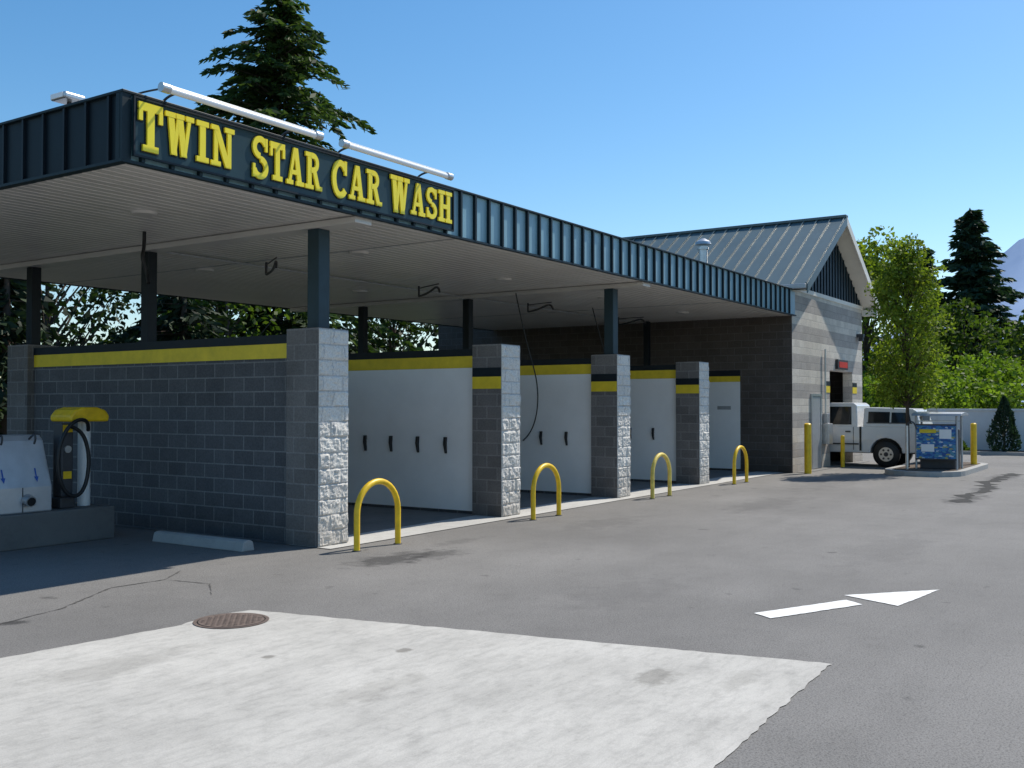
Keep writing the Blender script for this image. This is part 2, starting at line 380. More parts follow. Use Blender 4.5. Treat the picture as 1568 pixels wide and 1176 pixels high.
for i,x in enumerate(PX):
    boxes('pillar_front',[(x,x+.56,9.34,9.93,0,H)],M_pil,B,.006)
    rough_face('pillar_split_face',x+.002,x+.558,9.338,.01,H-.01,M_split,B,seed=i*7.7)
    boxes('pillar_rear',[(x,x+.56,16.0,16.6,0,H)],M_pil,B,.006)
    boxes('divider_wall',[(x+.12,x+.44,9.932,15.998,0,2.48)],M_cmu,B)
    boxes('divider_band_yellow',[(x+.112,x+.448,9.933,15.997,2.481,2.68)],M_yelb,B)
    boxes('divider_cap_dark',[(x+.106,x+.454,9.934,15.996,2.681,2.80)],M_navy,B)
    if i:
        boxes('divider_panel_white',[(x+.105,x+.118,9.934,15.99,.06,2.478)],M_white,B)
        boxes('pillar_band_yellow',[(x-.006,x-.0005,9.345,9.925,2.12,2.32)],M_yelb,B)
        boxes('pillar_band_dark',[(x-.0065,x-.0005,9.345,9.925,2.322,2.47)],M_navy,B)
        for kx in range(4):
            yy=10.56+kx*.61
            prism('spray_gun_holder',[(yy-.03,1.30),(yy+.02,1.30),(yy+.03,1.18),(yy-.005,1.02),(yy-.03,1.02),(yy-.02,1.16)],'x',x+.05,x+.104,M_black,B,.008)
    boxes('divider_panel_white',[(x+.4415,x+.454,9.934,15.99,.06,2.478)],M_white,B)
for x in (PX[0]+.28,PX[2]+.28):
    for y,w in((9.62,.105),(13.2,.085),(16.3,.085)):
        z0=H if y<10 or y>16 else 2.8
        boxes('canopy_post',[(x-w,x+w,y-w,y+w,z0,ZB-.07)],M_navy if y>10 else M_post,B,.01)
        boxes('post_plate',[(x-w-.04,x+w+.04,y-w-.04,y+w+.04,z0+.001,z0+.018)],M_navy,B)
    boxes('canopy_beam',[(x-.16,x+.16,Y0+.06,18.6,ZB-.07,ZB+.013)],M_soff,B,.01)
boxes('canopy_post',[(26.45,26.6,12.85,13.0,0,ZB)],M_navy,B)
v=[];f=[];y=Y0+.03;prof=[]
while y<Y1-.2:
    prof+=[(y,ZB+.02),(y+.135,ZB+.02),(y+.142,ZB+.036),(y+.158,ZB+.036)]; y+=.165
prof.append((Y1,ZB+.02))
for yy,zz in prof: v+=[(X0+.03,yy,zz),(X1,yy,zz)]
f=[(2*i,2*i+2,2*i+3,2*i+1) for i in range(len(prof)-1)]
mesh('soffit',v,f,M_soff,B)
boxes('soffit_joints',[(x-.01,x+.01,Y0+.04,Y1-.02,ZB+.008,ZB+.018) for x in (11.8,22.6)],M_grey,B)
box('canopy_deck',X0+.02,X1,Y0+.03,Y1,ZB+.06,ZT-.06,M_grey,B)
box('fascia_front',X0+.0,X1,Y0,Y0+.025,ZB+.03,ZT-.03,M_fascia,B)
boxes('fascia_front_ribs',[(X0+.18+.36*i-.02,X0+.18+.36*i+.02,Y0-.05,Y0-.0005,ZB+.031,ZT-.031) for i in range(57)],M_rib_shade,B)
box('fascia_end',X0-.025,X0-.001,Y0-.0,Y1,ZB+.03,ZT-.03,M_fascia_shade,B)
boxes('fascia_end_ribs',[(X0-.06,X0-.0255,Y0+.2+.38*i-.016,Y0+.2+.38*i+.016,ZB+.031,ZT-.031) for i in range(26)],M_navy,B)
boxes('fascia_coping',[(X0-.07,X1,Y0-.053,Y0+.06,ZT-.03,ZT),(X0-.07,X0+.05,Y0+.061,Y1,ZT-.03,ZT)],M_rib_shade,B,.006)
boxes('fascia_bottom_trim',[(X0-.065,X1,Y0-.04,Y0+.028,ZB,ZB+.03),(X0-.065,X0+.03,Y0+.0285,Y1,ZB,ZB+.03)],M_rib_shade,B)
boxes('fascia_corner_trim',[(X0-.064,X0+.04,Y0-.042,Y0-.0005,ZB+.0305,ZT-.0305),(X0-.066,X0-.026,Y0,Y0+.06,ZB+.0305,ZT-.0305)],M_rib_shade,B)
box('fascia_rear',X0,X1,Y1+.001,Y1+.03,ZB,ZT,M_fascia_shade,B)
for x,y in((8.0,10.9),(8.0,14.6),(12.0,10.9),(12.0,14.6),(16.1,10.9),(16.1,14.6),(20.2,10.9),(24.5,10.9)):
    cyls('soffit_light',[((x,y,ZB+.019),(x,y,ZB-.015),.17,.15)],M_soff,B,20)
for x in (11.9,16.0,20.1,24.7):
    tube('wash_boom',[(x,12.9,ZB),(x,12.9,4.08),(x,12.9,4.05),(x-.3,12.4,4.07),(x-.9,11.7,4.13),(x-1.0,11.6,3.97)],.022,M_dark,B)
    tube('wash_boom_stay',[(x,12.9,4.22),(x-.9,11.7,4.14)],.012,M_dark,B,False)
tube('boom_hose',[(8.9,12.1,4.28),(8.9,12.1,4.05),(8.82,12.05,3.9),(8.95,12.1,3.7),(8.9,12.0,3.55)],.025,M_black,B)
tube('boom_hose',[(17.3,11.4,4.15),(17.5,11.3,3.2),(17.75,11.1,2.2),(17.85,11.3,1.3),(17.88,11.6,1.1)],.013,M_black,B)
tube('boom_hose',[(20.9,11.6,4.15),(21.3,11.5,3.0),(21.9,11.3,2.0),(21.94,11.4,1.2)],.013,M_black,B)
for a,b in((10,17.9),(18.4,26)): tube('soffit_conduit',[(a,13.2,4.24),(b,13.2,4.24)],.018,M_grey,B,False)
# gable wash hall
GX0,GX1,GY0,GY1=27.1,34.3,8.85,21.
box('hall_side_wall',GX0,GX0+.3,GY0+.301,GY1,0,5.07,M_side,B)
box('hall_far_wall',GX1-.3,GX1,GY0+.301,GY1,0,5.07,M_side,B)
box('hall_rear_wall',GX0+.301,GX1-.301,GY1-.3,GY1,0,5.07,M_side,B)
boxes('hall_front_wall',[(GX0,30.6,GY0,GY0+.3,0,5.07),(33.1,GX1,GY0,GY0+.3,0,5.07),(30.601,33.099,GY0,GY0+.3,2.9,5.07)],M_gab,B)
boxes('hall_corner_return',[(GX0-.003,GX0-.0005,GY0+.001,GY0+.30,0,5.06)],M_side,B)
boxes('hall_front_course_trim',[(GX0-.02,GX1+.02,GY0-.025,GY0-.001,5.0,5.12)],M_cream,B)
box('hall_floor',GX0+.31,GX1-.31,GY0-.3,GY1-.31,.0,.012,M_bay_shade,B)
box('hall_side_panel_white',GX0-.014,GX0-.001,10.33,16,.06,2.5,M_white,B)
box('hall_side_band_yellow',GX0-.02,GX0-.001,10.33,16,2.502,2.66,M_yelb,B)
box('hall_side_band_dark',GX0-.022,GX0-.001,10.33,16,2.662,2.82,M_navy,B)
boxes('hall_notice',[(GX0-.02,GX0-.0145,10.6,11.0,1.72,1.82)],M_grey,B)
rx=30.72;ez=5.1;rz=7.5
mesh('gable_siding',[(GX0,GY0+.02,5.121),(GX1,GY0+.02,5.121),(rx,GY0+.02,7.33),(GX0,GY0+.25,5.121),(GX1,GY0+.25,5.121),(rx,GY0+.25,7.33)],[(0,1,2),(5,4,3),(0,3,4,1),(1,4,5,2),(2,5,3,0)],M_post,B)
bt=[]
x=GX0+.3
while x<GX1-.1:
    zt=7.33-abs(x-rx)*(7.33-5.121)/(rx-GX0)-.02
    if zt>5.3: bt.append((x-.02,x+.02,GY0-.01,GY0+.0195,5.123,zt))
    x+=.3
boxes('gable_battens',bt,M_fascia_shade,B)
RY0,RY1=8.36,21.4
def slab(name,xa,za,xb,zb,y0,y1,th,off,mat):
    v=[(xa,y0,za+off),(xb,y0,zb+off),(xb,y1,zb+off),(xa,y1,za+off),(xa,y0,za+off-th),(xb,y0,zb+off-th),(xb,y1,zb+off-th),(xa,y1,za+off-th)]
    return mesh(name,v,BF,mat,B)
for sgn,xe in((1,26.85),(-1,34.6)):
    slab('roof_slope',xe,ez,rx-sgn*.002,rz,RY0,RY1,.05,0,M_roof)
    slab('roof_soffit',xe+sgn*.01,ez,rx-sgn*.004,rz,RY0+.03,RY1-.03,.10,-.052,M_cream)
    slab('rake_board',xe,ez,rx-sgn*.003,rz,RY0-.03,RY0-.001,.26,.01,M_roof if sgn==1 else M_cream)
    y=RY0+.02;vv=[];ff=[]
    while y<RY1:
        k=len(vv)
        for (x,z) in((xe,ez),(rx-sgn*.01,rz)):
            vv+=[(x,y-.014,z+.001),(x,y+.014,z+.001),(x,y+.014,z+.045),(x,y-.014,z+.045)]
        ff+=[(k+a,k+b,k+4+b,k+4+a) for a,b in((0,1),(1,2),(2,3),(3,0))]+[(k,k+1,k+2,k+3),(k+4,k+5,k+6,k+7)]
        y+=.41
    mesh('roof_seams',vv,ff,M_roof,B)
boxes('ridge_cap',[(rx-.12,rx+.12,RY0-.03,RY1,rz-.03,rz+.055)],M_roof,B,.02)
boxes('gutter',[(26.72,26.849,RY0,RY1,ez-.13,ez-.0)],M_grey,B,.02)
boxes('eave_return',[(26.86,27.09,RY0+.03,GY0-.002,4.93,5.03),(34.31,34.59,RY0+.03,GY0-.002,4.8,5.0)],M_cream,B)
cyls('vent_pipe',[((28.0,11.8,5.6),(28.0,11.8,6.55),.13,.13),((28.0,11.8,6.45),(28.0,11.8,6.52),.17,.17),((28.0,11.8,6.6),(28.0,11.8,6.68),.24,.22),((28.0,11.8,6.68),(28.0,11.8,6.78),.22,.06)],M_galv,B,20)
box('service_door',28.75,29.55,GY0-.03,GY0-.001,0.02,2.1,M_grey,B,.01)
boxes('service_door_frame',[(28.68,28.749,GY0-.045,GY0-.002,0,2.17),(29.551,29.62,GY0-.045,GY0-.002,0,2.17),(28.75,29.55,GY0-.045,GY0-.002,2.101,2.17)],M_galv,B)
boxes('portal_band_yellow',[(30.1,30.598,GY0-.012,GY0-.001,2.22,2.42),(33.102,33.6,GY0-.012,GY0-.001,2.22,2.42)],M_yelb,B)
boxes('portal_band_dark',[(30.1,30.598,GY0-.013,GY0-.001,2.421,2.56),(33.102,33.6,GY0-.013,GY0-.001,2.421,2.56)],M_navy,B)
boxes('portal_sign',[(31.2,32.3,GY0-.09,GY0-.002,2.95,3.25)],M_dark,B,.01)
boxes('portal_sign_face',[(31.3,32.2,GY0-.1,GY0-.091,3.0,3.18)],M_red,B)
boxes('wall_lamp',[(33.6,33.8,GY0-.22,GY0-.001,4.05,4.16),(33.62,33.78,GY0-.2,GY0-.06,3.93,4.049)],M_dark,B,.01)
boxes('electric_meter_box',[(29.8,30.2,GY0-.2,GY0-.001,.7,1.3),(29.9,30.1,GY0-.14,GY0-.002,1.31,1.6)],M_galv,B,.01)
tube('conduit',[(29.95,GY0-.06,1.6),(29.95,GY0-.06,3.5)],.025,M_galv,B,False)
# ------------------------------------------------------------------ sign
SG=empty('business_sign')
YS=Y0-.055
sx0,sx1=6.25,11.56; sz0,sz1=4.335,4.94
boxes('plate',[(sx0,sx1,YS-.012,YS+.004,sz0,sz1)],M_plate,SG)
boxes('plate_frame',[(sx0,sx1,YS-.03,YS-.0125,sz0,sz0+.02),(sx0,sx1,YS-.03,YS-.0125,sz1-.02,sz1),(sx0,sx0+.02,YS-.03,YS-.0125,sz0+.021,sz1-.021),(sx1-.02,sx1,YS-.03,YS-.0125,sz0+.021,sz1-.021)],M_navy,SG)
G={'T':(.74,[('b',0,.83,.74,1),('b',.26,.1,.48,.85),('b',.13,0,.61,.13),('b',0,.62,.12,.86),('b',.62,.62,.74,.86)]),
'W':(1.06,[('d',.1,.93,.22,0,.21),('d',.42,.93,.27,0,.12),('d',.42,.93,.58,0,.21),('d',.82,.93,.64,0,.12),('b',0,.88,.36,1),('b',.38,.88,.68,1),('b',.74,.88,1.04,1)]),
'I':(.46,[('b',.12,.05,.34,.95),('b',0,0,.46,.13),('b',0,.87,.46,1)]),
'N':(.92,[('b',.12,.05,.27,.95),('b',.65,.02,.80,.95),('d',.08,.98,.58,0,.22),('b',0,0,.38,.12),('b',0,.88,.28,1),('b',.54,.88,.92,1)]),
'S':(.70,[('a',.35,.735,.25,.195,15,270,.17),('a',.35,.27,.26,.20,-170,90,.17),('b',.56,.66,.66,.97),('b',.03,.03,.13,.34)]),
'A':(.90,[('d',.36,1,.10,.05,.13),('d',.36,1,.58,.05,.22),('b',.24,.28,.62,.40),('b',0,0,.34,.12),('b',.50,0,.90,.12)]),
'R':(.90,[('b',.12,.05,.33,.95),('b',0,0,.44,.12),('b',0,.88,.42,1),('a',.42,.73,.22,.195,-90,90,.17),('b',.3,.845,.44,.995),('b',.3,.45,.44,.60),('d',.38,.5,.58,.04,.21),('b',.58,0,.90,.12)]),
'C':(.76,[('a',.42,.5,.30,.41,40,320,.19),('b',.61,.62,.73,.98),]),
'H':(.92,[('b',.12,.05,.33,.95),('b',.59,.05,.80,.95),('b',.3,.43,.62,.57),('b',0,0,.43,.12),('b',0,.88,.43,1),('b',.49,0,.92,.12),('b',.49,.88,.92,1)])}
def letter(ch,x,z,w,h,mat,grow=0,y0=-.04,y1=-.013):
    W,prims=G[ch];v=[];f=[];sx=w/W;g=grow
    for pi,p in enumerate(prims):
        yf=YS+y0-.0006*pi;yb=YS+y1
        polys=[]
        if p[0]=='b':
            _,a,b,c,d=p;polys=[[(a-g,b-g),(c+g,b-g),(c+g,d+g),(a-g,d+g)]]
        elif p[0]=='d':
            _,xt,yt,xb,ybm,ww=p;polys=[[(xb-g,ybm-g),(xb+ww+g,ybm-g),(xt+ww+g,yt+g),(xt-g,yt+g)]]
        else:
            _,cx,cy,rx_,ry_,a0,a1,ww=p;n=18
            ww+=2*g
            for i in range(n):
                q=[]
                for t_,s_ in((i,-1),(i,1),(i+1,1),(i+1,-1)):
                    a=math.radians(a0+(a1-a0)*t_/n);q.append((cx+(rx_+s_*ww/2)*math.cos(a),cy+(ry_+s_*ww/2*.85)*math.sin(a)))
                polys.append(q)
        for q in polys:
            k=len(v);n=len(q)
            v+=[(x+a*sx,yf,z+b*h) for a,b in q]+[(x+a*sx,yb,z+b*h) for a,b in q]
            f+=[tuple(range(k,k+n)),tuple(range(k+n,k+2*n))[::-1]]+[(k+i,k+n+i,k+n+(i+1)%n,k+(i+1)%n) for i in range(n)]
    return mesh('letter_'+ch.lower(),v,f,mat,SG)
for word,xa,xb in(('TWIN',6.30,7.52),('STAR',7.78,8.88),('CAR',9.05,9.98),('WASH',10.15,11.49)):
    ws=[G[c][0]*(1.12 if i==0 else 1) for i,c in enumerate(word)];gap=.09
    tot=sum(ws)+gap*(len(word)-1);kx=(xb-xa)/tot;x=xa
    for i,c in enumerate(word):
        big=i==0; zz=4.405 if big else 4.435; hh=.49 if big else .44
        letter(c,x,zz,ws[i]*kx,hh,M_yelL)
        letter(c,x,zz,ws[i]*kx,hh,M_navy,.035,-.0165,-.0125); x+=(ws[i]+gap)*kx
for xa,xb in((6.40,8.65),(9.0,11.2)):
    e=empty('sign_tube_light'); yt=8.46; zt_=5.02
    tube('tube',[(xa+.08,yt,zt_),(xb-.08,yt,zt_)],.036,M_tube,e,False)
    boxes('housing',[(xa+.04,xb-.04,yt,yt+.06,zt_+.015,zt_+.055)],M_wht,e,.008)
    cyls('end_caps',[((xa,yt,zt_+.005),(xa+.1,yt,zt_+.005),.05,.05),((xb-.1,yt,zt_+.005),(xb,yt,zt_+.005),.05,.05)],M_galv,e)
    for x in(xa+.3,xb-.3): tube('bracket_arm',[(x,yt+.04,zt_+.03),(x,yt+.15,zt_+.05),(x,yt+.35,zt_+.01),(x,yt+.38,zt_-.04)],.014,M_dark,e)
e=empty('roof_floodlight')
boxes('head',[(6.15,6.4,9.7,9.97,5.07,5.14)],M_galv,e,.02); cyls('mount',[((6.3,9.85,4.98),(6.3,9.85,5.07),.025,.025)],M_dark,e)
boxes('lens',[(6.14,6.15,9.73,9.94,5.08,5.13)],M_tube,e)
tube('roof_cable',[(6.35,9.85,5.01),(6.4,9.5,5.0),(6.45,9.1,5.01),(6.4,8.8,5.03),(6.5,8.55,5.05)],.01,M_dark,e)
# ------------------------------------------------------------------ hoop bollards
M_yelw=paint('worn_yellow_paint',(.8,.6,.12),.55,.3,9)
for x in (9.58,13.74,18.12,22.47):
    e=empty('hoop_bollard'); w=.80; y=8.72;r=w/2;h=.86
    pts=[(x,y,0),(x,y,h-r)]+[(x+r-r*math.cos(math.pi*i/16),y,h-r+r*math.sin(math.pi*i/16)) for i in range(1,16)]+[(x+w,y,h-r),(x+w,y,0)]
    tube('hoop',pts,.040,M_yelw if x>18 and x<19 else M_yel,e,False)
    cyls('foot_collars',[((x,y,0),(x,y,.012),.062,.055),((x+w,y,0),(x+w,y,.012),.062,.055)],M_asph_dark,e)
for x,y,h,r in((27.15,8.45,1.36,.095),(32.25-1.75,8.45,.95,.06),(31.7,5.05,1.33,.085)):
    e=empty('pipe_bollard')
    cyls('post',[((x,y,0),(x,y,h-.03),r,r),((x,y,h-.03),(x,y,h),r,r*.6)],M_yel,e,20)
e=empty('wheel_stop')
prism('block',[(8.72,0),(8.75,.12),(8.80,.14),(8.85,.14),(8.90,.12),(8.93,0)],'y',9.86,11.65,M_kerb,e,.015)
# ------------------------------------------------------------------ vacuum island left
VI=empty('vacuum_station')
box('plinth',4.6,8.68,12.4,13.6,0,.45,M_plinth,VI,.02)
prism('cabinet',[(12.5,.45),(12.5,.78),(12.72,1.38),(12.8,1.45),(13.2,1.45),(13.2,.45)],'x',6.55,7.80,M_cab,VI,.02)
def slq(name,pts,mat,off=.006):
    v=[]
    for x,t in pts:
        y=12.5+.22*t;z=.78+.60*t; v.append((x,y-off*.94,z+off*.34))
    return mesh(name,v,[tuple(range(len(v)))],mat,VI)
for xx in(7.15,7.6,6.75):
    slq('printed_arrow',[(xx-.01,.40),(xx+.01,.40),(xx+.01,.22),(xx+.032,.22),(xx,.10),(xx-.032,.22),(xx-.01,.22)],M_blue)
boxes('cabinet_seam',[(7.385,7.393,12.49,12.4995,.46,.78)],M_dark,VI)
cyls('hose_port',[((7.45,12.497,.62),(7.45,12.40,.60),.075,.07)],M_galv,VI)
cyls('hose_port_mouth',[((7.45,12.399,.60),(7.45,12.39,.598),.055,.055)],M_black,VI)
for xx in(7.15,7.6): tube('hose_hook',[(xx,12.72,1.4),(xx,12.6,1.48),(xx,12.56,1.40),(xx,12.6,1.34)],.014,M_dark,VI)
cyls('vacuum_column',[((8.46,12.8,.45),(8.46,12.8,1.62),.085,.085)],M_wht,VI,20)
prof=[(8.10,1.62),(8.09,1.70),(8.16,1.78),(8.28,1.82),(8.50,1.82),(8.63,1.78),(8.69,1.70),(8.68,1.62)]
prism('vacuum_hood',prof,'y',12.55,13.05,M_yel,VI,.03)
boxes('coin_box',[(7.98,8.2,12.6,12.85,.45,.60),(8.0,8.18,12.62,12.82,.6,1.6)],M_dark,VI,.02)
boxes('coin_label',[(8.02,8.16,12.612,12.6195,1.48,1.58)],M_yel,VI)
boxes('coin_badge',[(8.03,8.15,12.612,12.6195,.85,.95)],M_yel,VI)
cyls('coin_gauge',[((8.09,12.6195,1.25),(8.09,12.60,1.25),.05,.05)],M_galv,VI)
tube('vacuum_hose',[(8.40,12.62,1.5),(8.33,12.5,1.66),(8.05,12.45,1.64),(7.86,12.45,1.35),(7.84,12.45,.95),(7.95,12.45,.66),(8.15,12.45,.6),(8.30,12.48,.8),(8.33,12.48,1.2),(8.22,12.5,1.52),(8.05,12.5,1.56)],.026,M_black,VI)
# ------------------------------------------------------------------ right island with display stand
IS=empty('traffic_island')
def stadium(x0,x1,y0,y1,n=10):
    r=(y1-y0)/2;P=[]
    for i in range(n+1):
        a=-math.pi/2+math.pi*i/n;P.append((x1-r+r*math.cos(a),(y0+y1)/2+r*math.sin(a)))
    for i in range(n+1):
        a=math.pi/2+math.pi*i/n;P.append((x0+r+r*math.cos(a),(y0+y1)/2+r*math.sin(a)))
    return P
def pris(name,P,z0,z1,mat,par):
    n=len(P);v=[(x,y,z0) for x,y in P]+[(x,y,z1) for x,y in P]
    return mesh(name,v,[tuple(range(n,2*n))]+[(i,(i+1)%n,n+(i+1)%n,n+i) for i in range(n)],mat,par)
pris('kerb',stadium(27.5,33.2,4.75,6.75),0,.13,M_kerb,IS)
pris('planting_bed',stadium(27.7,33.0,4.95,6.55),.1,.136,M_mulch,IS)
DS=empty('display_stand')
cyls('legs',[((28.8,y,.13),(28.8,y,1.6),.03,.03) for y in(5.0,6.02)]+[((29.5,y,.13),(29.5,y,1.6),.03,.03) for y in(5.0,6.02)],M_grey,DS)
boxes('panel',[(28.74,28.78,5.02,6.0,.42,1.3)],M_poster,DS)
boxes('panel_frame',[(28.73,28.785,5.0,6.03,1.301,1.34),(28.73,28.785,5.0,6.03,.38,.419)],M_dark,DS)
boxes('panel_photo',[(28.735,28.7395,5.12,5.42,.95,1.2),(28.735,28.7395,5.55,5.88,.60,.8)],M_white,DS)
boxes('panel_header',[(28.735,28.7395,5.5,5.92,1.1,1.2)],M_yelb,DS)
boxes('cabinet',[(28.9,29.6,5.05,5.95,.13,1.2)],M_dark,DS,.03)
prism('canopy_top',[(28.6,1.56),(28.65,1.62),(29.1,1.66),(29.6,1.62),(29.7,1.56)],'y',4.85,6.1,M_grey,DS,.01)
boxes('rack_rails',[(28.79,28.83,5.03,5.99,1.40,1.43),(29.48,29.52,5.03,5.99,1.40,1.43)],M_galv,DS)
e=empty('hose_stand'); cyls('pole',[((28.3,6.15,.12),(28.3,6.15,1.3),.04,.04)],M_galv,e); tube('arm',[(28.3,6.15,1.28),(28.3,6.1,1.42),(28.3,5.95,1.4),(28.3,5.9,1.2)],.02,M_dark,e)
e=empty('trash_bin'); cyls('drum',[((30.3,5.5,.13),(30.3,5.5,1.0),.26,.29)],M_dark,e,20); cyls('lid',[((30.3,5.5,1.0),(30.3,5.5,1.15),.3,.14)],M_grey,e,20)
# ------------------------------------------------------------------ pickup truck
T=empty('pickup_truck'); tx,ty=32.02,6.35
def TY(p): return [(ty+a,b) for a,b in p]
def arch(c,r=.46,n=10): return [(c-r*math.cos(math.pi*i/n),.42+r*.98*math.sin(math.pi*i/n)) for i in range(n+1)]
prof=[(0.02,.46)]+arch(1.0)+arch(4.5)+[(5.5,.46),(5.56,.7),(5.53,1.02),(5.35,1.10),(4.25,1.2),(0.0,1.2),(-.02,.7)]
def tp(a,z):
    s=1 if a>0 else -1; return tx+s*(abs(a)-.05*max(0,(.8-z))/.4-.02*max(0,z-1.0)/.2)
prism('body',TY(prof),'x',-.95,.95,M_truck,T,.025,tp)
def tc(a,z):
    s=1 if a>0 else -1; return tx+s*(abs(a)-.17*(z-1.2)/.66)
prism('cab',TY([(1.82,1.195),(1.88,1.84),(1.98,1.92),(3.2,1.92),(3.35,1.86),(4.2,1.195)]),'x',-.92,.92,M_truck,T,.03,tc)
prism('topper',TY([(0.02,1.198),(0.16,1.68),(.26,1.74),(1.6,1.78),(1.66,1.75),(1.67,1.198)]),'x',-.93,.93,M_truck,T,.03,tc)
def sq(name,pts,mat,side,off=.012,base=.92):
    return mesh(name,[(tc(side*(base+off),z),ty+y,z) for y,z in pts],[tuple(range(len(pts)))],mat,T)
for s in(-1,1):
    sq('door_window',[(2.0,1.26),(3.72,1.26),(3.22,1.80),(2.04,1.80)],M_glass,s)
    sq('topper_window',[(.28,1.33),(.85,1.33),(.85,1.63),(.36,1.62)],M_glass,s,.022)
    sq('topper_window',[(.90,1.33),(1.52,1.33),(1.52,1.65),(.90,1.64)],M_glass,s,.022)
    sq('topper_window_bar',[(.25,1.30),(1.56,1.30),(1.56,1.33),(.25,1.33)],M_dark,s,.024)
    xs=tx+s*.952
    boxes('door_gap',[(min(xs,xs+s*.002),max(xs,xs+s*.002),ty+1.93,ty+1.945,.5,1.19),(min(xs,xs+s*.002),max(xs,xs+s*.002),ty+3.6,ty+3.615,.5,1.19),(min(xs,xs+s*.002),max(xs,xs+s*.002),ty+1.70,ty+1.76,.48,1.2)],M_black,T)
    boxes('side_moulding',[(min(xs,xs+s*.012),max(xs,xs+s*.012),ty+1.78,ty+3.95,.66,.70)],M_dark,T)
    boxes('door_handle',[(min(xs,xs+s*.03),max(xs,xs+s*.03),ty+2.02,ty+2.17,1.03,1.07)],M_dark,T)
    boxes('mirror',[(min(tx+s*.95,tx+s*1.2),max(tx+s*.95,tx+s*1.2),ty+3.42,ty+3.5,1.22,1.48)],M_dark,T,.02)
    boxes('tail_lamp',[(min(tx+s*.78,tx+s*.94),max(tx+s*.78,tx+s*.94),ty-.04,ty-.005,.85,1.12)],M_red,T,.006)
    for wy in(1.0,4.5):
        xo=tx+s*.93;xi=tx+s*.69
        cyls('tyre',[((xi,ty+wy,.385),(xi+s*.03,ty+wy,.385),.34,.385),((xi+s*.03,ty+wy,.385),(xo-s*.03,ty+wy,.385),.385,.385),((xo-s*.03,ty+wy,.385),(xo,ty+wy,.385),.385,.34)],M_black,T,32)
        cyls('rim',[((xo-s*.05,ty+wy,.385),(xo+s*.006,ty+wy,.385),.22,.21)],M_galv,T,24)
        cyls('hub',[((xo,ty+wy,.385),(xo+s*.03,ty+wy,.385),.07,.06)]+[((xo,ty+wy+.14*math.cos(a),.385+.14*math.sin(a)),(xo+s*.009,ty+wy+.14*math.cos(a),.385+.14*math.sin(a)),.033,.033) for a in [i*1.047 for i in range(6)]],M_dark,T,10)
boxes('underbody',[(tx-.66,tx+.66,ty+.2,ty+5.3,.4,.86)],M_black,T)
boxes('rear_bumper',[(tx-.93,tx+.93,ty-.2,ty-.01,.5,.68)],M_galv,T,.03)
boxes('rear_window',[(tx-.65,tx+.65,ty+.075,ty+.09,1.32,1.6)],M_glass,T)
boxes('licence_plate',[(tx-.16,tx+.16,ty-.212,ty-.201,.53,.65)],M_wht,T)
# ------------------------------------------------------------------ boundary wall, kerbs, vegetation on right
e=empty('boundary_wall')
box('wall',43.0,43.18,-25,40,0,1.62,M_wht,e); boxes('coping',[(42.96,43.22,-25,40,1.621,1.70)],M_wht,e,.01)
boxes('piers',[(42.93,42.999,y-.15,y+.15,0,1.62) for y in range(-24,40,4)],M_wht,e,.01)
box('verge_kerb',40.8,40.95,-30,24,-.02,.13,M_kerb)
box('planting_verge',40.951,42.99,-30,24,-.02,.10,M_mulch)
def shrub(name,x,y,h,r,mat,n=4000,size=.09):
    e=empty(name)
    z=rng.uniform(0,1,n)**.8; a=rng.uniform(0,2*math.pi,n)
    prof=np.where(z<.2,.75+z*1.25,1.0*(1-(z-.2)/.8)**.8); lump=1+.18*np.sin(a*3+z*7)+.12*np.sin(a*7-z*13)
    rr=r*prof*lump*rng.uniform(.55,1.05,n)**.5
    P=np.stack([x+rr*np.cos(a),y+rr*np.sin(a),.08+z*h],1)
    D=unit(np.stack([np.cos(a),np.sin(a),np.full(n,1.2)],1)+rng.normal(0,.5,(n,3)));Ln=size*rng.uniform(.7,1.6,n)
    quads('foliage',P,D,Ln,Ln*.5,mat,e)
    cyls('stem',[((x,y,0),(x,y,h*.9),.05,.01)],M_bark,e,6)
shrub('conical_shrub',41.8,5.6,2.1,.55,M_fir2,5000)
shrub('conical_shrub',41.8,-1.5,1.9,.5,M_fir2,3000)
for x,y,h,r in((41.9,8.6,.6,.45),(41.7,7.2,.5,.4),(41.9,3.6,.7,.5),(41.8,10.2,.8,.5)): shrub('low_shrub',x,y,h,r,M_green,1200,.09)
def mass(name,C,R,mat,n,size,sq=.8):
    P,D,Ln=clump_leaves(C,R,n,size,sq); P[:,2]=np.maximum(P[:,2],.02)
    return quads(name,P,D,Ln,Ln*.65,mat)
C=[];R=[]
for i in range(300):
    x=random.uniform(44.0,50);y=random.uniform(-12,24);top=2.5+(x-44)*.28+.35*math.sin(y*.7)+random.uniform(-.5,.35)
    C.append((x,y,random.uniform(top*.6,top)));R.append(random.uniform(.6,1.1))
mass('bramble_hedge',C,R,M_hedge,200,.2,.7)
broadleaf('young_tree',29.3,6.35,6.35,.9,2.0,M_lime,120,700,.10,(.28,.48),.055,.45)
broadleaf('broadleaf_tree',50,12.7,10.0,2.5,1.5,M_lime,70,150,.24,(.7,1.2),.16)
broadleaf('broadleaf_tree',54,9.0,6.6,2.3,1.0,M_green,50,110,.28,(.7,1.2),.16)
broadleaf('broadleaf_tree',56,5.6,6.4,2.6,1.0,M_green,50,110,.28,(.7,1.3),.16)
broadleaf('broadleaf_tree',58,2.6,6.6,3.0,1.0,M_dkgr,60,100,.3,(.8,1.4),.18)
conifer('conifer_tree',60,9.6,12.4,3.4,1.5,M_fir2,step=.38,nb=10,spr=.2,size=.55,droop=.1,pw=.5,lr=(.55,1.1))
conifer('conifer_tree',66,13.2,11.4,2.4,1.5,M_fir2,step=.42,nb=9,spr=.2,size=.5,droop=.1,pw=.55)
C=[];R=[]
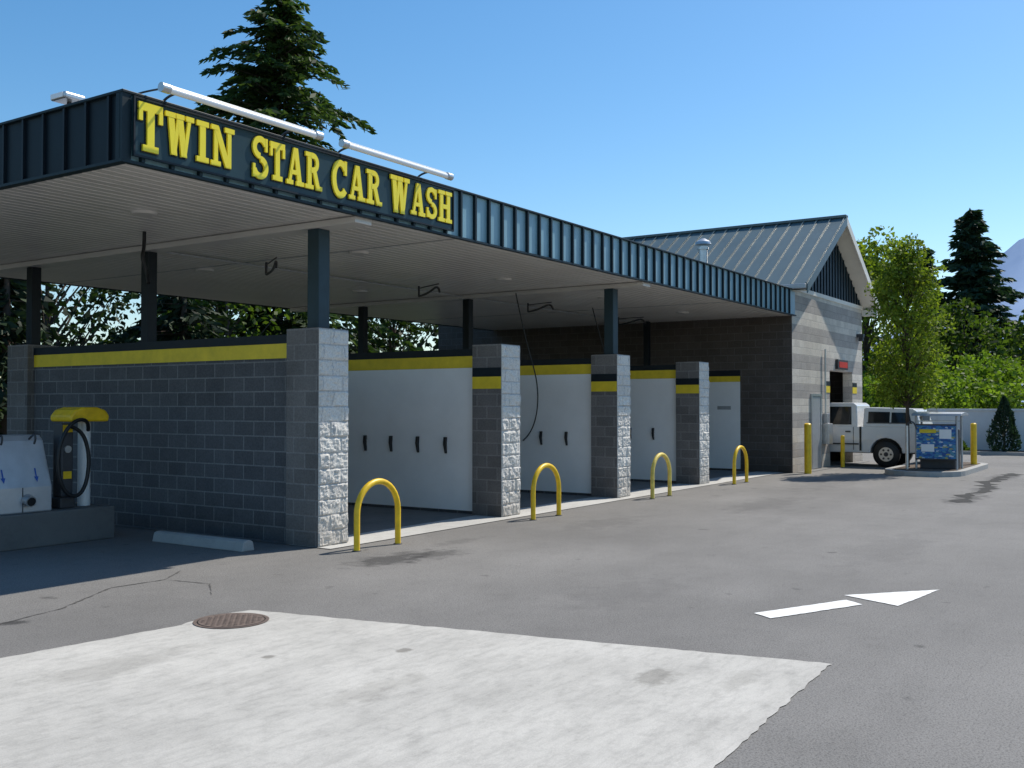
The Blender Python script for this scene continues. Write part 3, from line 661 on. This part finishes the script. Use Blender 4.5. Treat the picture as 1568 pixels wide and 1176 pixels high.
for i in range(110):
    a=random.uniform(-25,22);d=random.uniform(75,110)
    C.append((d*math.cos(math.radians(a)),d*math.sin(math.radians(a)),random.uniform(1,6.4)));R.append(random.uniform(1.4,2.6))
mass('distant_trees',C,R,M_dkgr,45,.5)
conifer('fir_tree',28.6,30.3,18.6,6.6,3.0,M_fir,step=.50,nb=8,spr=.17,size=.46,droop=.30,pw=.72,lr=(.5,1.2),dens=.85)
specs=[(7,24,7.2,2.6),(10.5,27,7.8,2.6),(13.5,23.6,7.4,2.2),(16.5,26.8,8.2,2.6),(20.2,25.5,8.4,2.4),(24,28,8.2,2.6),(3,26,8,3),(33,28,8.6,3)]
for i,(x,y,h,r) in enumerate(specs):
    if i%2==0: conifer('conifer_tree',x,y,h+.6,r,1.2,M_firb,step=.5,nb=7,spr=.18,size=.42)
    else: broadleaf('broadleaf_tree',x,y,h,r,2.2,M_dkgr if i!=5 else M_green,38,130,.22,(.6,1.0),.14)
C=[];R=[]
for i in range(170):
    x=random.uniform(-6,52);y=random.uniform(29,40)
    C.append((x,y,random.uniform(.8,5.4 if x<27 else 5.8)));R.append(random.uniform(.8,1.6))
mass('background_thicket',C,R,M_dkgr,60,.38)
C=[(random.uniform(-8,30),random.uniform(22.6,23.6),random.uniform(.4,1.7)) for i in range(110)];R=[random.uniform(.5,.8) for _ in C]
mass('rear_hedge',C,R,M_dkgr,120,.2)
tab=[(32,40),(25,60),(14.3,150),(10.5,235),(8.9,295),(7.6,355),(6.7,390),(3,450),(-1.4,560),(-12,520),(-30,300),(-50,100)]
v=[];f=[];NA=160;NR=8
for i in range(NA+1):
    a=32-82*i/NA
    for (a0,h0),(a1,h1) in zip(tab[:-1],tab[1:]):
        if a0>=a>=a1: hh=h0+(h1-h0)*(a0-a)/(a0-a1)
    hh+=14*noise.noise(Vector((a*.9,3,0)))+7*noise.noise(Vector((a*3,9,0)))
    for j in range(NR+1):
        t_=j/NR;Rr=1500+1100*t_;z=hh*t_**1.3+ (0 if j in(0,NR) else 25*t_*noise.noise(Vector((a*.8,t_*6,5))))
        v.append((Rr*math.cos(math.radians(a)),Rr*math.sin(math.radians(a)),z-1))
for i in range(NA):
    for j in range(NR):
        a=i*(NR+1)+j;f.append((a,a+1,a+NR+2,a+NR+1))
mesh('mountain',v,f,M_hill,None,True)
# ------------------------------------------------------------------ light, world, camera
sv=Vector((.75,-.23,1.)).normalized()
sd=bpy.data.lights.new('sun','SUN'); sd.energy=5.0; sd.angle=math.radians(.5); sd.color=(1,.945,.85)
so=link(bpy.data.objects.new('sun',sd)); so.rotation_mode='QUATERNION'; so.rotation_quaternion=sv.to_track_quat('Z','Y'); so.location=(0,0,40)
w=bpy.data.worlds.new('World'); S.world=w; w.use_nodes=True
nt=w.node_tree; bg=nt.nodes['Background']; sk=nt.nodes.new('ShaderNodeTexSky'); sk.sky_type='NISHITA'; sk.sun_disc=False
sk.sun_elevation=math.asin(sv.z); sk.sun_rotation=math.atan2(sv.x,sv.y); sk.air_density=1.0; sk.dust_density=.45; sk.ozone_density=2.0
hs=nt.nodes.new('ShaderNodeHueSaturation'); hs.inputs['Saturation'].default_value=1.3; hs.inputs['Hue'].default_value=.495
nt.links.new(sk.outputs[0],hs.inputs['Color']); nt.links.new(hs.outputs[0],bg.inputs[0]); bg.inputs[1].default_value=.15
cd=bpy.data.cameras.new('camera'); cd.sensor_width=36; cd.lens=35.5; cd.clip_end=12000; cd.clip_start=.1
co=link(bpy.data.objects.new('camera',cd)); co.location=(0,0,1.85); co.rotation_euler=(math.radians(91.19),0,math.radians(-56.4))
S.camera=co
S.view_settings.view_transform='Standard'; S.view_settings.look='None'; S.view_settings.exposure=0
